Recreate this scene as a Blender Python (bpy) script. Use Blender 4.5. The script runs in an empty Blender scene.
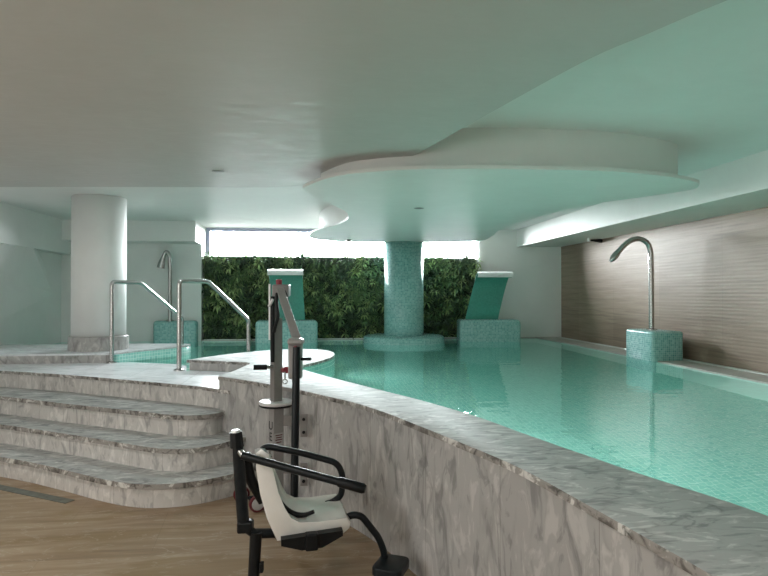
import bpy, bmesh, math, random
from mathutils import Vector, Matrix, noise
random.seed(7)
C = bpy.context.scene.collection
PI = math.pi

# ------------------------------------------------------------------ camera
F = 577.0
YAW = math.radians(6.6)
PIT = math.atan(6 / 577)
EYE = Vector((0, 0, 1.5))
f0 = Vector((math.sin(YAW), math.cos(YAW), 0))
RIGHT = Vector((math.cos(YAW), -math.sin(YAW), 0))
UP0 = Vector((0, 0, 1))
FWD = f0 * math.cos(PIT) + UP0 * math.sin(PIT)
UPV = UP0 * math.cos(PIT) - f0 * math.sin(PIT)

def A(px, py, zc):            # survey point seen at a photo position, zc metres away
    return EYE + (FWD + RIGHT * ((px - 384) / F) - UPV * ((py - 288) / F)) * zc
def P(px, py, h):             # the same on a horizontal plane at height h
    d = FWD + RIGHT * ((px - 384) / F) - UPV * ((py - 288) / F)
    return EYE + d * ((h - 1.5) / d.z)

cam = bpy.data.cameras.new('camera')
cam.sensor_fit = 'HORIZONTAL'; cam.sensor_width = 36; cam.lens = 36 * F / 768
cam.clip_start = 0.05
co = bpy.data.objects.new('camera', cam); C.objects.link(co)
co.matrix_world = Matrix.Translation(EYE) @ Matrix((RIGHT, UPV, -FWD)).transposed().to_4x4()
bpy.context.scene.camera = co

# ------------------------------------------------------------------ node helpers
def newmat(name):
    m = bpy.data.materials.new(name); m.use_nodes = True
    nt = m.node_tree
    return m, nt, nt.nodes['Principled BSDF']
def N(nt, t, **kw):
    n = nt.nodes.new(t)
    for k, v in kw.items():
        if k in n.inputs: n.inputs[k].default_value = v
        else: setattr(n, k, v)
    return n
def L(nt, a, b): nt.links.new(a, b)
def coords(nt, kind='Object', scale=(1, 1, 1), rot=(0, 0, 0)):
    t = N(nt, 'ShaderNodeTexCoord'); mp = N(nt, 'ShaderNodeMapping')
    mp.inputs['Scale'].default_value = scale; mp.inputs['Rotation'].default_value = rot
    L(nt, t.outputs[kind], mp.inputs['Vector'])
    return mp.outputs['Vector']
def ramp(nt, fac, stops, interp='LINEAR'):
    r = N(nt, 'ShaderNodeValToRGB'); r.color_ramp.interpolation = interp
    e = r.color_ramp.elements
    while len(e) < len(stops): e.new(0.5)
    for i, (p, c) in enumerate(stops):
        e[i].position = p; e[i].color = (*c, 1) if len(c) == 3 else c
    L(nt, fac, r.inputs['Fac'])
    return r.outputs['Color']
def mix(nt, fac, a, b, blend='MIX'):
    m = N(nt, 'ShaderNodeMix', data_type='RGBA', blend_type=blend)
    for s, v in ((m.inputs['Factor'], fac), (m.inputs[6], a), (m.inputs[7], b)):
        if hasattr(v, 'links'): L(nt, v, s)
        elif isinstance(v, (int, float)): s.default_value = v
        else: s.default_value = (*v, 1)
    return m.outputs[2]
def noise_tex(nt, vec, scale, detail=4, rough=0.55, dist=0.0):
    n = N(nt, 'ShaderNodeTexNoise'); n.inputs['Scale'].default_value = scale
    n.inputs['Detail'].default_value = detail; n.inputs['Roughness'].default_value = rough
    n.inputs['Distortion'].default_value = dist
    L(nt, vec, n.inputs['Vector']); return n.outputs['Fac']
def bump(nt, b, h, strength, dist=0.01):
    n = N(nt, 'ShaderNodeBump'); n.inputs['Strength'].default_value = strength
    n.inputs['Distance'].default_value = dist
    L(nt, h, n.inputs['Height']); L(nt, n.outputs['Normal'], b.inputs['Normal'])

def plain(name, col, rough=0.5, metal=0.0, var=0.06, scale=30, bmp=0.0, spec=0.5):
    m, nt, b = newmat(name)
    v = coords(nt)
    n = noise_tex(nt, v, scale)
    c = ramp(nt, n, [(0.3, [x * (1 - var) for x in col]), (0.7, [min(1, x * (1 + var)) for x in col])])
    L(nt, c, b.inputs['Base Color'])
    b.inputs['Roughness'].default_value = rough; b.inputs['Metallic'].default_value = metal
    b.inputs['Specular IOR Level'].default_value = spec
    if bmp: bump(nt, b, n, bmp, 0.004)
    return m

def stucco(name, col, rough=0.6):
    m, nt, b = newmat(name)
    b.inputs['Specular IOR Level'].default_value = 0.22
    v = coords(nt)
    n1 = noise_tex(nt, v, 2.2, 6, 0.6, 0.6)
    n2 = noise_tex(nt, coords(nt, scale=(1, 3, 1)), 7, 5, 0.6, 1.0)
    c = ramp(nt, n1, [(0.25, [x * .94 for x in col]), (0.75, col)])
    L(nt, c, b.inputs['Base Color'])
    r = ramp(nt, n2, [(0.35, (rough - .12,) * 3), (0.7, (rough + .12,) * 3)])
    L(nt, r, b.inputs['Roughness'])
    bump(nt, b, n2, 0.07, 0.012)
    return m

def marble(name, stretch, rot, base, pale, grey, dark, amount, rough=0.3, joints=None, scale=1.0, spec=0.3):
    m, nt, b = newmat(name)
    v = coords(nt, scale=stretch, rot=rot)
    warp = N(nt, 'ShaderNodeTexNoise'); warp.inputs['Scale'].default_value = 2.2 * scale; warp.inputs['Detail'].default_value = 5
    L(nt, v, warp.inputs['Vector'])
    add = N(nt, 'ShaderNodeMix', data_type='VECTOR'); add.inputs['Factor'].default_value = 0.14
    L(nt, v, add.inputs[4]); L(nt, warp.outputs['Color'], add.inputs[5])
    vv = add.outputs[1]
    n = noise_tex(nt, vv, 3.4 * scale, 7, 0.58, 1.3)
    n2 = noise_tex(nt, vv, 2.1 * scale, 5, 0.6, 0.8)
    cloud = ramp(nt, n, [(0.33, grey), (0.40, [g * .6 + q * .4 for g, q in zip(grey, base)]), (0.44, base), (0.54, base), (0.60, pale)])
    vo = N(nt, 'ShaderNodeTexVoronoi', feature='DISTANCE_TO_EDGE'); vo.inputs['Scale'].default_value = 4.2 * scale
    L(nt, vv, vo.inputs['Vector'])
    vein = ramp(nt, vo.outputs['Distance'], [(0.0, (1, 1, 1)), (0.035, (0.55, 0.55, 0.55)), (0.12, (0, 0, 0))])
    where = ramp(nt, n2, [(0.42, (0, 0, 0)), (0.62, (1, 1, 1))])
    mul = N(nt, 'ShaderNodeMath', operation='MULTIPLY'); L(nt, vein, mul.inputs[0]); L(nt, where, mul.inputs[1])
    mu2 = N(nt, 'ShaderNodeMath', operation='MULTIPLY'); L(nt, mul.outputs[0], mu2.inputs[0]); mu2.inputs[1].default_value = amount
    c = mix(nt, mu2.outputs[0], cloud, dark)
    if joints:
        t = N(nt, 'ShaderNodeTexCoord')
        br = N(nt, 'ShaderNodeTexBrick', offset=0.0, squash=1.0)
        for k, x in (('Scale', 1.0), ('Mortar Size', 0.0016), ('Mortar Smooth', 0.0), ('Brick Width', joints[0]), ('Row Height', joints[1])): br.inputs[k].default_value = x
        br.inputs['Color1'].default_value = (0.93, 0.93, 0.93, 1); br.inputs['Color2'].default_value = (1, 1, 1, 1)
        br.inputs['Mortar'].default_value = (0.55, 0.54, 0.52, 1)
        L(nt, t.outputs['UV'], br.inputs['Vector'])
        c = mix(nt, 1.0, c, br.outputs['Color'], 'MULTIPLY')
    L(nt, c, b.inputs['Base Color'])
    b.inputs['Roughness'].default_value = rough
    b.inputs['Specular IOR Level'].default_value = spec
    return m

def mosaic(name, c1, c2, grout, size=0.025, rough=0.22, mort=0.06):
    m, nt, b = newmat(name)
    v = coords(nt, 'UV')
    br = N(nt, 'ShaderNodeTexBrick', offset=0.0, squash=1.0)
    for k, x in (('Scale', 1 / size), ('Mortar Size', mort), ('Mortar Smooth', 0.1), ('Bias', 0.0), ('Brick Width', 1.0), ('Row Height', 1.0)): br.inputs[k].default_value = x
    br.inputs['Color1'].default_value = (*c1, 1); br.inputs['Color2'].default_value = (*c2, 1); br.inputs['Mortar'].default_value = (*grout, 1)
    L(nt, v, br.inputs['Vector'])
    L(nt, br.outputs['Color'], b.inputs['Base Color'])
    r = ramp(nt, br.outputs['Fac'], [(0, (rough,) * 3), (1, (0.7,) * 3)])
    L(nt, r, b.inputs['Roughness'])
    inv = N(nt, 'ShaderNodeMath', operation='SUBTRACT'); inv.inputs[0].default_value = 1.0; L(nt, br.outputs['Fac'], inv.inputs[1])
    bump(nt, b, inv.outputs[0], 0.4, 0.002)
    return m

# ------------------------------------------------------------------ materials
M = {}
M['stucco'] = stucco('white_plaster', (0.80, 0.80, 0.78))
M['stucco_ceiling'] = stucco('white_ceiling_plaster', (0.80, 0.80, 0.78), 0.55)
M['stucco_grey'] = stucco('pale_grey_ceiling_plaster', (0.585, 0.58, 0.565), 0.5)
M['marble_panel'] = marble('grey_marble_panel', (2.0, 2.0, 0.75), (0.15, 0.35, 0.0), (0.43, 0.42, 0.41), (0.54, 0.525, 0.51), (0.27, 0.265, 0.26), (0.17, 0.165, 0.16), 0.45, 0.28, (0.62, 2.0), 1.5)
M['marble_riser'] = marble('white_marble_riser', (2.0, 2.0, 0.8), (0.0, 0.35, 0.2), (0.58, 0.555, 0.53), (0.70, 0.67, 0.64), (0.38, 0.365, 0.355), (0.26, 0.245, 0.235), 0.3, 0.3, (0.33, 2.0), 2.0)
M['marble_tread'] = marble('grey_veined_marble', (0.9, 2.2, 1.2), (0, 0, 0.45), (0.43, 0.435, 0.425), (0.60, 0.60, 0.58), (0.27, 0.28, 0.275), (0.13, 0.125, 0.12), 0.5, 0.55, None, 2.0, 0.06)
M['marble_nosing'] = marble('mottled_marble_edge', (2.4, 2.4, 2.4), (0.3, 0.3, 0.4), (0.31, 0.29, 0.27), (0.66, 0.64, 0.61), (0.11, 0.10, 0.092), (0.04, 0.035, 0.03), 1.0, 0.35, None, 1.3)
M['marble_deck'] = marble('pale_marble_slab', (0.9, 2.0, 1.2), (0, 0, 0.3), (0.76, 0.77, 0.79), (0.84, 0.85, 0.87), (0.62, 0.63, 0.66), (0.40, 0.40, 0.42), 0.5, 0.25, (0.6, 0.6), 1.6, 0.4)
M['marble_kerb'] = marble('brown_grey_marble', (1.6, 1.6, 0.9), (0, 0.2, 0), (0.40, 0.385, 0.37), (0.52, 0.50, 0.48), (0.29, 0.28, 0.27), (0.18, 0.17, 0.165), 0.7, 0.3, None, 1.6)
M['mosaic'] = mosaic('turquoise_mosaic', (0.13, 0.35, 0.33), (0.30, 0.54, 0.52), (0.44, 0.58, 0.56))
M['mosaic_pool'] = mosaic('pool_mosaic', (0.24, 0.60, 0.53), (0.36, 0.72, 0.63), (0.55, 0.80, 0.74), 0.04)
M['mosaic_sheet'] = mosaic('sea_green_mosaic', (0.035, 0.22, 0.175), (0.055, 0.28, 0.22), (0.08, 0.30, 0.25), 0.02, 0.3)
M['steel'] = plain('brushed_steel', (0.48, 0.47, 0.46), 0.26, 1.0, 0.05, 60)
M['steel_pale'] = plain('pale_satin_steel', (0.80, 0.80, 0.80), 0.4, 0.4, 0.03, 40)
M['grey_metal'] = plain('grey_coated_metal', (0.22, 0.205, 0.20), 0.42, 0.25, 0.05, 40)
M['grey_pale'] = plain('pale_grey_coated_metal', (0.30, 0.29, 0.285), 0.4, 0.2, 0.04, 40)
M['black'] = plain('black_plastic', (0.006, 0.007, 0.008), 0.42, 0.0, 0.2, 60, 0.0, 0.25)
M['black_tube'] = plain('black_coated_tube', (0.008, 0.011, 0.013), 0.32, 0.0, 0.2, 60, 0.0, 0.25)
M['rubber'] = plain('red_rubber', (0.11, 0.015, 0.02), 0.6, 0, 0.1)
M['red'] = plain('red_plastic', (0.26, 0.02, 0.035), 0.4)
M['hub'] = plain('pale_hub_plastic', (0.42, 0.42, 0.42), 0.4)
M['seat'] = plain('ivory_moulded_plastic', (0.80, 0.785, 0.75), 0.12, 0, 0.02, 20)
M['white'] = plain('white_enamel', (0.8, 0.8, 0.8), 0.4)
M['frame'] = plain('lilac_grey_frame', (0.50, 0.49, 0.66), 0.5)
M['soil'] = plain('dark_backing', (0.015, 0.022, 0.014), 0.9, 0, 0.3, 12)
M['drain'] = plain('grey_green_drain_slot', (0.13, 0.14, 0.12), 0.5, 0, 0.25, 25)
M['grate'] = plain('pale_grate', (0.66, 0.68, 0.66), 0.5, 0, 0.1, 60)
M['ledge'] = plain('beige_stone_ledge', (0.42, 0.40, 0.37), 0.4, 0, 0.12, 8)
def leafmat(name, col):
    m, nt, b = newmat(name)
    n = noise_tex(nt, coords(nt), 9, 3)
    L(nt, ramp(nt, n, [(0.3, [x * .6 for x in col]), (0.7, [x * 1.3 for x in col])]), b.inputs['Base Color'])
    b.inputs['Roughness'].default_value = 0.42
    return m
M['leaf1'] = leafmat('dark_leaf', (0.030, 0.062, 0.030))
M['leaf2'] = leafmat('mid_leaf', (0.095, 0.165, 0.06))
M['leaf3'] = leafmat('bright_leaf', (0.30, 0.40, 0.16))

def tile_wall():
    m, nt, b = newmat('ribbed_wood_tile'); b.inputs['Specular IOR Level'].default_value = 0.35
    t = N(nt, 'ShaderNodeTexCoord'); s = N(nt, 'ShaderNodeSeparateXYZ'); L(nt, t.outputs['Object'], s.inputs[0])
    v = coords(nt, scale=(1, 0.45, 9))
    n = noise_tex(nt, v, 2.4, 7, 0.62, 0.5)
    n2 = noise_tex(nt, coords(nt, scale=(1, 0.8, 30)), 2.0, 5, 0.6, 0.3)
    c = ramp(nt, n, [(0.28, (0.17, 0.112, 0.078)), (0.5, (0.26, 0.18, 0.13)), (0.72, (0.34, 0.25, 0.19))])
    c = mix(nt, 0.35, c, ramp(nt, n2, [(0.3, (0.14, 0.097, 0.07)), (0.7, (0.34, 0.265, 0.21))]))
    cmb = N(nt, 'ShaderNodeCombineXYZ'); L(nt, s.outputs['Y'], cmb.inputs['X']); L(nt, s.outputs['Z'], cmb.inputs['Y'])
    br = N(nt, 'ShaderNodeTexBrick', offset=0.0, squash=1.0)
    for k, x in (('Scale', 1.0), ('Mortar Size', 0.0022), ('Brick Width', 1.2), ('Row Height', 0.4)): br.inputs[k].default_value = x
    br.inputs['Color1'].default_value = (0.92, 0.92, 0.92, 1); br.inputs['Color2'].default_value = (1.04, 1.04, 1.04, 1); br.inputs['Mortar'].default_value = (0.72, 0.72, 0.70, 1)
    L(nt, cmb.outputs[0], br.inputs['Vector'])
    c = mix(nt, 1.0, c, br.outputs['Color'], 'MULTIPLY')
    L(nt, c, b.inputs['Base Color'])
    b.inputs['Roughness'].default_value = 0.52
    # horizontal ribs, gently waving along the wall
    wob = noise_tex(nt, coords(nt, scale=(1, 1.1, 2.5)), 1.6, 2, 0.5)
    mu = N(nt, 'ShaderNodeMath', operation='MULTIPLY_ADD'); L(nt, wob, mu.inputs[0]); mu.inputs[1].default_value = 0.018; L(nt, s.outputs['Z'], mu.inputs[2])
    k = N(nt, 'ShaderNodeMath', operation='MULTIPLY'); L(nt, mu.outputs[0], k.inputs[0]); k.inputs[1].default_value = 2 * PI / 0.040
    si = N(nt, 'ShaderNodeMath', operation='SINE'); L(nt, k.outputs[0], si.inputs[0])
    amp = noise_tex(nt, coords(nt, scale=(1, 0.7, 2.0)), 1.3, 2, 0.5)
    ml = N(nt, 'ShaderNodeMath', operation='MULTIPLY'); L(nt, si.outputs[0], ml.inputs[0]); L(nt, amp, ml.inputs[1])
    bump(nt, b, ml.outputs[0], 0.20, 0.003)
    return m
M['tile_wall'] = tile_wall()

def floor_mat():
    m, nt, b = newmat('wood_look_floor_tile')
    rot = (0, 0, -0.10)
    v = coords(nt, scale=(0.55, 5.5, 1), rot=rot)
    n = noise_tex(nt, v, 1.7, 8, 0.62, 0.9)
    n2 = noise_tex(nt, coords(nt, scale=(0.5, 1.8, 1), rot=rot), 1.4, 4, 0.6, 0.6)
    c = ramp(nt, n, [(0.28, (0.20, 0.128, 0.072)), (0.48, (0.30, 0.208, 0.128)), (0.70, (0.41, 0.312, 0.212))])
    c = mix(nt, ramp(nt, n2, [(0.54, (0, 0, 0)), (0.60, (0.7,) * 3)]), c, (0.235, 0.148, 0.062))
    vein = noise_tex(nt, coords(nt, scale=(0.7, 2.4, 1), rot=rot), 2.0, 6, 0.6, 1.4)
    c = mix(nt, ramp(nt, vein, [(0.488, (0, 0, 0)), (0.5, (0.45,) * 3), (0.512, (0, 0, 0))]), c, (0.52, 0.45, 0.37))
    br = N(nt, 'ShaderNodeTexBrick', offset=0.5, squash=1.0)
    for k, x in (('Scale', 1.0), ('Mortar Size', 0.0014), ('Brick Width', 1.2), ('Row Height', 0.6)): br.inputs[k].default_value = x
    br.inputs['Color1'].default_value = (0.95, 0.95, 0.95, 1); br.inputs['Color2'].default_value = (1, 1, 1, 1); br.inputs['Mortar'].default_value = (0.72, 0.7, 0.66, 1)
    L(nt, coords(nt, rot=rot), br.inputs['Vector'])
    c = mix(nt, 1.0, c, br.outputs['Color'], 'MULTIPLY')
    L(nt, c, b.inputs['Base Color']); b.inputs['Roughness'].default_value = 0.42
    return m
M['floor'] = floor_mat()

def water_mat():
    m, nt, b = newmat('pool_water')
    nt.nodes.remove(b)
    g = N(nt, 'ShaderNodeBsdfGlass'); g.inputs['Color'].default_value = (0.82, 0.98, 0.945, 1); g.inputs['Roughness'].default_value = 0.0; g.inputs['IOR'].default_value = 1.333
    n1 = noise_tex(nt, coords(nt, scale=(1.0, 1.5, 1)), 6.0, 2, 0.45, 0.4)
    n2 = noise_tex(nt, coords(nt), 1.5, 2, 0.5, 0.3)
    ad = N(nt, 'ShaderNodeMath', operation='MULTIPLY_ADD'); L(nt, n2, ad.inputs[0]); ad.inputs[1].default_value = 1.6; L(nt, n1, ad.inputs[2])
    bm = N(nt, 'ShaderNodeBump'); bm.inputs['Strength'].default_value = 0.16; bm.inputs['Distance'].default_value = 0.012
    L(nt, ad.outputs[0], bm.inputs['Height']); L(nt, bm.outputs['Normal'], g.inputs['Normal'])
    L(nt, g.outputs[0], nt.nodes['Material Output'].inputs['Surface'])
    return m
M['water'] = water_mat()
def glass_mat():
    m = bpy.data.materials.new('window_glass'); m.use_nodes = True
    nt = m.node_tree; nt.nodes.clear()
    out = N(nt, 'ShaderNodeOutputMaterial')
    tr = N(nt, 'ShaderNodeBsdfTransparent'); tr.inputs['Color'].default_value = (0.96, 0.98, 0.98, 1)
    gl = N(nt, 'ShaderNodeBsdfGlossy'); gl.inputs['Roughness'].default_value = 0.02
    lw = N(nt, 'ShaderNodeFresnel'); lw.inputs['IOR'].default_value = 1.3
    mx = N(nt, 'ShaderNodeMixShader'); L(nt, lw.outputs[0], mx.inputs['Fac']); L(nt, tr.outputs[0], mx.inputs[1]); L(nt, gl.outputs[0], mx.inputs[2])
    L(nt, mx.outputs[0], out.inputs['Surface'])
    return m
M['glass'] = glass_mat()

# ------------------------------------------------------------------ mesh helpers
def box_uv(bm):
    uv = bm.loops.layers.uv.verify()
    bm.normal_update()
    for f in bm.faces:
        n = f.normal
        if abs(n.z) > 0.7:
            for l in f.loops: l[uv].uv = (l.vert.co.x, l.vert.co.y)
        else:
            t = Vector((-n.y, n.x, 0)); t = t.normalized() if t.length > 1e-6 else Vector((1, 0, 0))
            # snap nearly axis aligned walls, keep the others continuous enough
            for l in f.loops: l[uv].uv = (l.vert.co.dot(t), l.vert.co.z)

def obj(name, bm, mat, parent=None, smooth=False, uv=True, kind=None, label=None, split=40):
    if uv is True: box_uv(bm)
    me = bpy.data.meshes.new(name); bm.normal_update(); bm.to_mesh(me); bm.free()
    o = bpy.data.objects.new(name, me); C.objects.link(o)
    for m in (mat if isinstance(mat, (list, tuple)) else [mat]): me.materials.append(m)
    if smooth:
        for p in me.polygons: p.use_smooth = True
        me.set_sharp_from_angle(angle=math.radians(split))
    if parent is not None:
        o.parent = parent
        o.matrix_parent_inverse = Matrix.Translation(parent.location).inverted()
    if kind: o['kind'] = kind
    if label: o['label'] = label
    return o
def tag(o, label, cat, group=None):
    o['label'] = label; o['category'] = cat
    if group: o['group'] = group
    return o
def thing(name, label, cat, loc, group=None):
    o = bpy.data.objects.new(name, None); C.objects.link(o)
    o.location = loc; o.empty_display_size = 0.1
    return tag(o, label, cat, group)

def catmull(pts, n=6, closed=False):
    pts = [Vector(p) for p in pts]; out = []; k = len(pts)
    rng = range(k if closed else k - 1)
    for i in rng:
        g = (lambda j: pts[j % k]) if closed else (lambda j: pts[max(0, min(k - 1, j))])
        p0, p1, p2, p3 = g(i - 1), g(i), g(i + 1), g(i + 2)
        for s in range(n):
            t = s / n
            out.append(0.5 * ((2 * p1) + (p2 - p0) * t + (2 * p0 - 5 * p1 + 4 * p2 - p3) * t * t + (3 * p1 - p0 - 3 * p2 + p3) * t ** 3))
    if not closed: out.append(pts[-1])
    return out

def prism(poly, z0, z1, bm=None, round_top=0.0):
    """solid with the plan polygon poly; side faces carry arc-length UVs"""
    bm = bm or bmesh.new(); uv = bm.loops.layers.uv.verify()
    poly = [Vector((p[0], p[1])) for p in poly]
    a = sum(poly[i].x * poly[(i + 1) % len(poly)].y - poly[(i + 1) % len(poly)].x * poly[i].y for i in range(len(poly)))
    if a < 0: poly.reverse()
    lo = [bm.verts.new((p.x, p.y, z0)) for p in poly]; hi = [bm.verts.new((p.x, p.y, z1)) for p in poly]
    s = 0; k = len(poly)
    for i in range(k):
        j = (i + 1) % k; d = (poly[j] - poly[i]).length
        f = bm.faces.new((lo[i], lo[j], hi[j], hi[i]))
        for l, c in zip(f.loops, ((s, z0), (s + d, z0), (s + d, z1), (s, z1))): l[uv].uv = c
        f.smooth = True
        s += d
    for vs in (hi, lo[::-1]):
        f = bm.faces.new(vs)
        for l in f.loops: l[uv].uv = (l.vert.co.x, l.vert.co.y)
    if round_top:
        es = [e for e in bm.edges if len(e.link_faces) == 2 and any(len(f.verts) > 4 and f.normal.z > 0.5 for f in e.link_faces) and abs(e.verts[0].co.z - z1) < 1e-6]
        bm.normal_update()
        es = [e for e in bm.edges if abs(e.verts[0].co.z - z1) < 1e-6 and abs(e.verts[1].co.z - z1) < 1e-6]
        bmesh.ops.bevel(bm, geom=es, offset=round_top, segments=2, affect='EDGES', profile=0.5)
    return bm

def box(x0, x1, y0, y1, z0, z1, bm=None, bev=0.0):
    b = bmesh.new()
    bmesh.ops.create_cube(b, size=1, matrix=Matrix.Translation(((x0 + x1) / 2, (y0 + y1) / 2, (z0 + z1) / 2)) @ Matrix.Diagonal((x1 - x0, y1 - y0, z1 - z0, 1)))
    if bev: bmesh.ops.bevel(b, geom=b.edges[:], offset=bev, segments=3, affect='EDGES', profile=0.5)
    if bm is None: return b
    join(bm, b); return bm
def join(dst, src):
    me = bpy.data.meshes.new('t'); src.to_mesh(me); src.free(); dst.from_mesh(me); bpy.data.meshes.remove(me)
def obox(c, ax, ay, az, sx, sy, sz, bev=0.0):
    """box centred at c with axes ax, ay, az"""
    b = bmesh.new()
    m = Matrix((ax.normalized(), ay.normalized(), az.normalized())).transposed().to_4x4()
    bmesh.ops.create_cube(b, size=1, matrix=Matrix.Translation(c) @ m @ Matrix.Diagonal((sx, sy, sz, 1)))
    if bev: bmesh.ops.bevel(b, geom=b.edges[:], offset=bev, segments=2, affect='EDGES', profile=0.5)
    return b
def tube(pts, r, seg=14, cap=True, bm=None):
    bm = bm or bmesh.new(); uv = bm.loops.layers.uv.verify()
    pts = [Vector(p) for p in pts]; rs = r if isinstance(r, (list, tuple)) else [r] * len(pts)
    rings = []; ref = None
    for i, p in enumerate(pts):
        t = (pts[min(i + 1, len(pts) - 1)] - pts[max(i - 1, 0)]).normalized()
        if ref is None: ref = t.orthogonal().normalized()
        ref = (ref - t * ref.dot(t)).normalized(); q = t.cross(ref)
        rings.append([bm.verts.new(p + (ref * math.cos(2 * PI * k / seg) + q * math.sin(2 * PI * k / seg)) * rs[i]) for k in range(seg)])
    for a, b in zip(rings, rings[1:]):
        for k in range(seg):
            f = bm.faces.new((a[k], a[(k + 1) % seg], b[(k + 1) % seg], b[k])); f.smooth = True
    if cap: bm.faces.new(rings[0][::-1]); bm.faces.new(rings[-1])
    return bm
def fillet(pts, rad, n=6):
    pts = [Vector(p) for p in pts]; out = [pts[0]]
    for a, b, c in zip(pts, pts[1:], pts[2:]):
        d1 = (a - b); d2 = (c - b); r = min(rad, d1.length * .48, d2.length * .48)
        p, q = b + d1.normalized() * r, b + d2.normalized() * r
        for i in range(n + 1):
            t = i / n; out.append(p * (1 - t) ** 2 + b * 2 * t * (1 - t) + q * t * t)
    out.append(pts[-1]); return out
def lathe(cx, cy, prof, seg=64, bm=None):
    """surface of revolution, profile of (radius, z); arc-length UVs"""
    bm = bm or bmesh.new(); uv = bm.loops.layers.uv.verify()
    rings = [[bm.verts.new((cx + r * math.cos(2 * PI * k / seg), cy + r * math.sin(2 * PI * k / seg), z)) for k in range(seg)] for r, z in prof]
    R = max(r for r, z in prof); v = 0
    for i in range(len(prof) - 1):
        dv = math.hypot(prof[i + 1][0] - prof[i][0], prof[i + 1][1] - prof[i][1])
        for k in range(seg):
            f = bm.faces.new((rings[i][k], rings[i][(k + 1) % seg], rings[i + 1][(k + 1) % seg], rings[i + 1][k])); f.smooth = True
            u0, u1 = 2 * PI * R * k / seg, 2 * PI * R * (k + 1) / seg
            for l, c in zip(f.loops, ((u0, v), (u1, v), (u1, v + dv), (u0, v + dv))): l[uv].uv = c
        v += dv
    f = bm.faces.new(rings[0][::-1]); g = bm.faces.new(rings[-1])
    for ff in (f, g):
        for l in ff.loops: l[uv].uv = (l.vert.co.x, l.vert.co.y)
    return bm
def offset_open(pts, d):
    """shift an open plan curve sideways (to its left) by d"""
    pts = [Vector((p[0], p[1])) for p in pts]; out = []
    for i, p in enumerate(pts):
        t = (pts[min(i + 1, len(pts) - 1)] - pts[max(i - 1, 0)]).normalized()
        out.append(p + Vector((-t.y, t.x)) * d)
    return out
def ribbon(pts, z0, z1, d, bm=None):
    """upright strip of thickness d behind the curve pts (to its left)"""
    return prism([*pts, *reversed(offset_open(pts, d))], z0, z1, bm)
def edge_slot(bm, idx=1):
    bm.normal_update()
    for f in bm.faces:
        if abs(f.normal.z) < .6: f.material_index = idx
    return bm
def V2(l): return [Vector((a, b, 0)) for a, b in l]

# ------------------------------------------------------------------ plan of the place
ZD, ZR, ZW, ZB = 0.70, 0.81, 0.685, -0.20          # deck, rim and water levels
XL, XR = -4.3, 4.52
YB, YF = 10.32, -3.5
rim_outer = catmull(V2([(-0.83, 4.98), (-0.62, 4.78), (-0.36, 4.49), (-0.12, 4.195), (0.07, 3.92), (0.23, 3.68), (0.389, 3.36), (0.516, 3.03), (0.66, 2.64), (0.80, 2.22), (0.885, 1.78), (0.934, 1.5), (0.965, 1.3), (1.0, 0.9), (1.02, 0.2), (1.02, -1.2)]), 5)
rim_inner = catmull(V2([(-0.16, 5.42), (0.03, 4.99), (0.25, 4.54), (0.473, 4.10), (0.70, 3.65), (0.90, 3.17), (1.04, 2.70), (1.15, 2.36), (1.25, 2.06), (1.335, 1.85), (1.40, 1.64), (1.46, 1.2), (1.48, 0.3), (1.48, -1.0)]), 5)
plat_pool = catmull(V2([(-1.36, 6.25), (-1.03, 6.79), (-0.60, 7.20), (-0.24, 7.33), (0.05, 7.22), (0.19, 6.88), (0.17, 6.42), (0.02, 5.98), (-0.14, 5.66), (-0.16, 5.42)]), 5)
plat_deck = catmull(V2([(-1.36, 6.25), (-0.99, 6.10), (-0.74, 5.98), (-0.665, 5.86), (-0.70, 5.60), (-0.75, 5.30), (-0.83, 4.98)]), 4)
kerb_pool = catmull(V2([(-2.36, 7.06), (-2.10, 7.48), (-1.82, 7.86), (-1.72, 8.08), (-1.80, 8.30), (-2.2, 8.36), (XL, 8.45)]), 5)
deck_water = V2([(-2.36, 7.06), (-2.18, 7.07), (-1.60, 6.83), (-1.42, 6.62), (-1.36, 6.25)])
nose4 = catmull(V2([(XL, 6.88), (-3.3, 6.46), (-2.47, 6.05), (-1.69, 5.58), (-1.006, 5.15), (-0.80, 4.96), (-0.70, 4.88)]), 5)
nose3 = catmull(V2([(XL, 6.58), (-3.03, 5.92), (-2.2, 5.42), (-1.54, 5.05), (-1.18, 4.84), (-0.98, 4.79), (-0.83, 4.84), (-0.74, 5.0), (-0.66, 5.12)]), 5)
nose2 = catmull(V2([(XL, 6.30), (-2.81, 5.48), (-2.04, 5.02), (-1.45, 4.64), (-1.2, 4.49), (-1.03, 4.44), (-0.86, 4.47), (-0.68, 4.62), (-0.50, 4.85)]), 5)
nose1 = catmull(V2([(XL, 5.98), (-2.58, 5.05), (-2.05, 4.72), (-1.6, 4.40), (-1.35, 4.25), (-1.12, 4.185), (-0.86, 4.22), (-0.60, 4.38), (-0.38, 4.62)]), 5)

# ------------------------------------------------------------------ setting
FLOOR_POLY = V2([(XL - .1, YF - .1), (XR + .1, YF - .1), (XR + .1, -1.1), (1.25, -1.1)]) + list(reversed(offset_open(rim_outer, 0.12)))[6:] + V2([(-0.75, 5.55), (-1.5, 6.35), (-2.4, 6.97), (XL - .1, 6.99)])
obj('floor', prism(FLOOR_POLY, -0.5, 0.0), M['floor'], kind='structure', uv=None)
cl = obj('ceiling', box(XL - .2, XR + .2, YF - .2, 10.95, 2.70, 2.85), M['stucco_ceiling'], kind='structure')
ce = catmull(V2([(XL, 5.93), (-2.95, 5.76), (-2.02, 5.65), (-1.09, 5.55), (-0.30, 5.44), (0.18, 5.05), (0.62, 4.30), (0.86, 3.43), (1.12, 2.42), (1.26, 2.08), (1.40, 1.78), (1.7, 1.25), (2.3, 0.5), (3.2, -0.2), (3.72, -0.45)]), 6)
obj('ceiling', prism(ce + V2([(3.72, YF), (XL, YF)]), 2.50, 2.70), M['stucco_grey'], kind='structure', uv=None)
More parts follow.
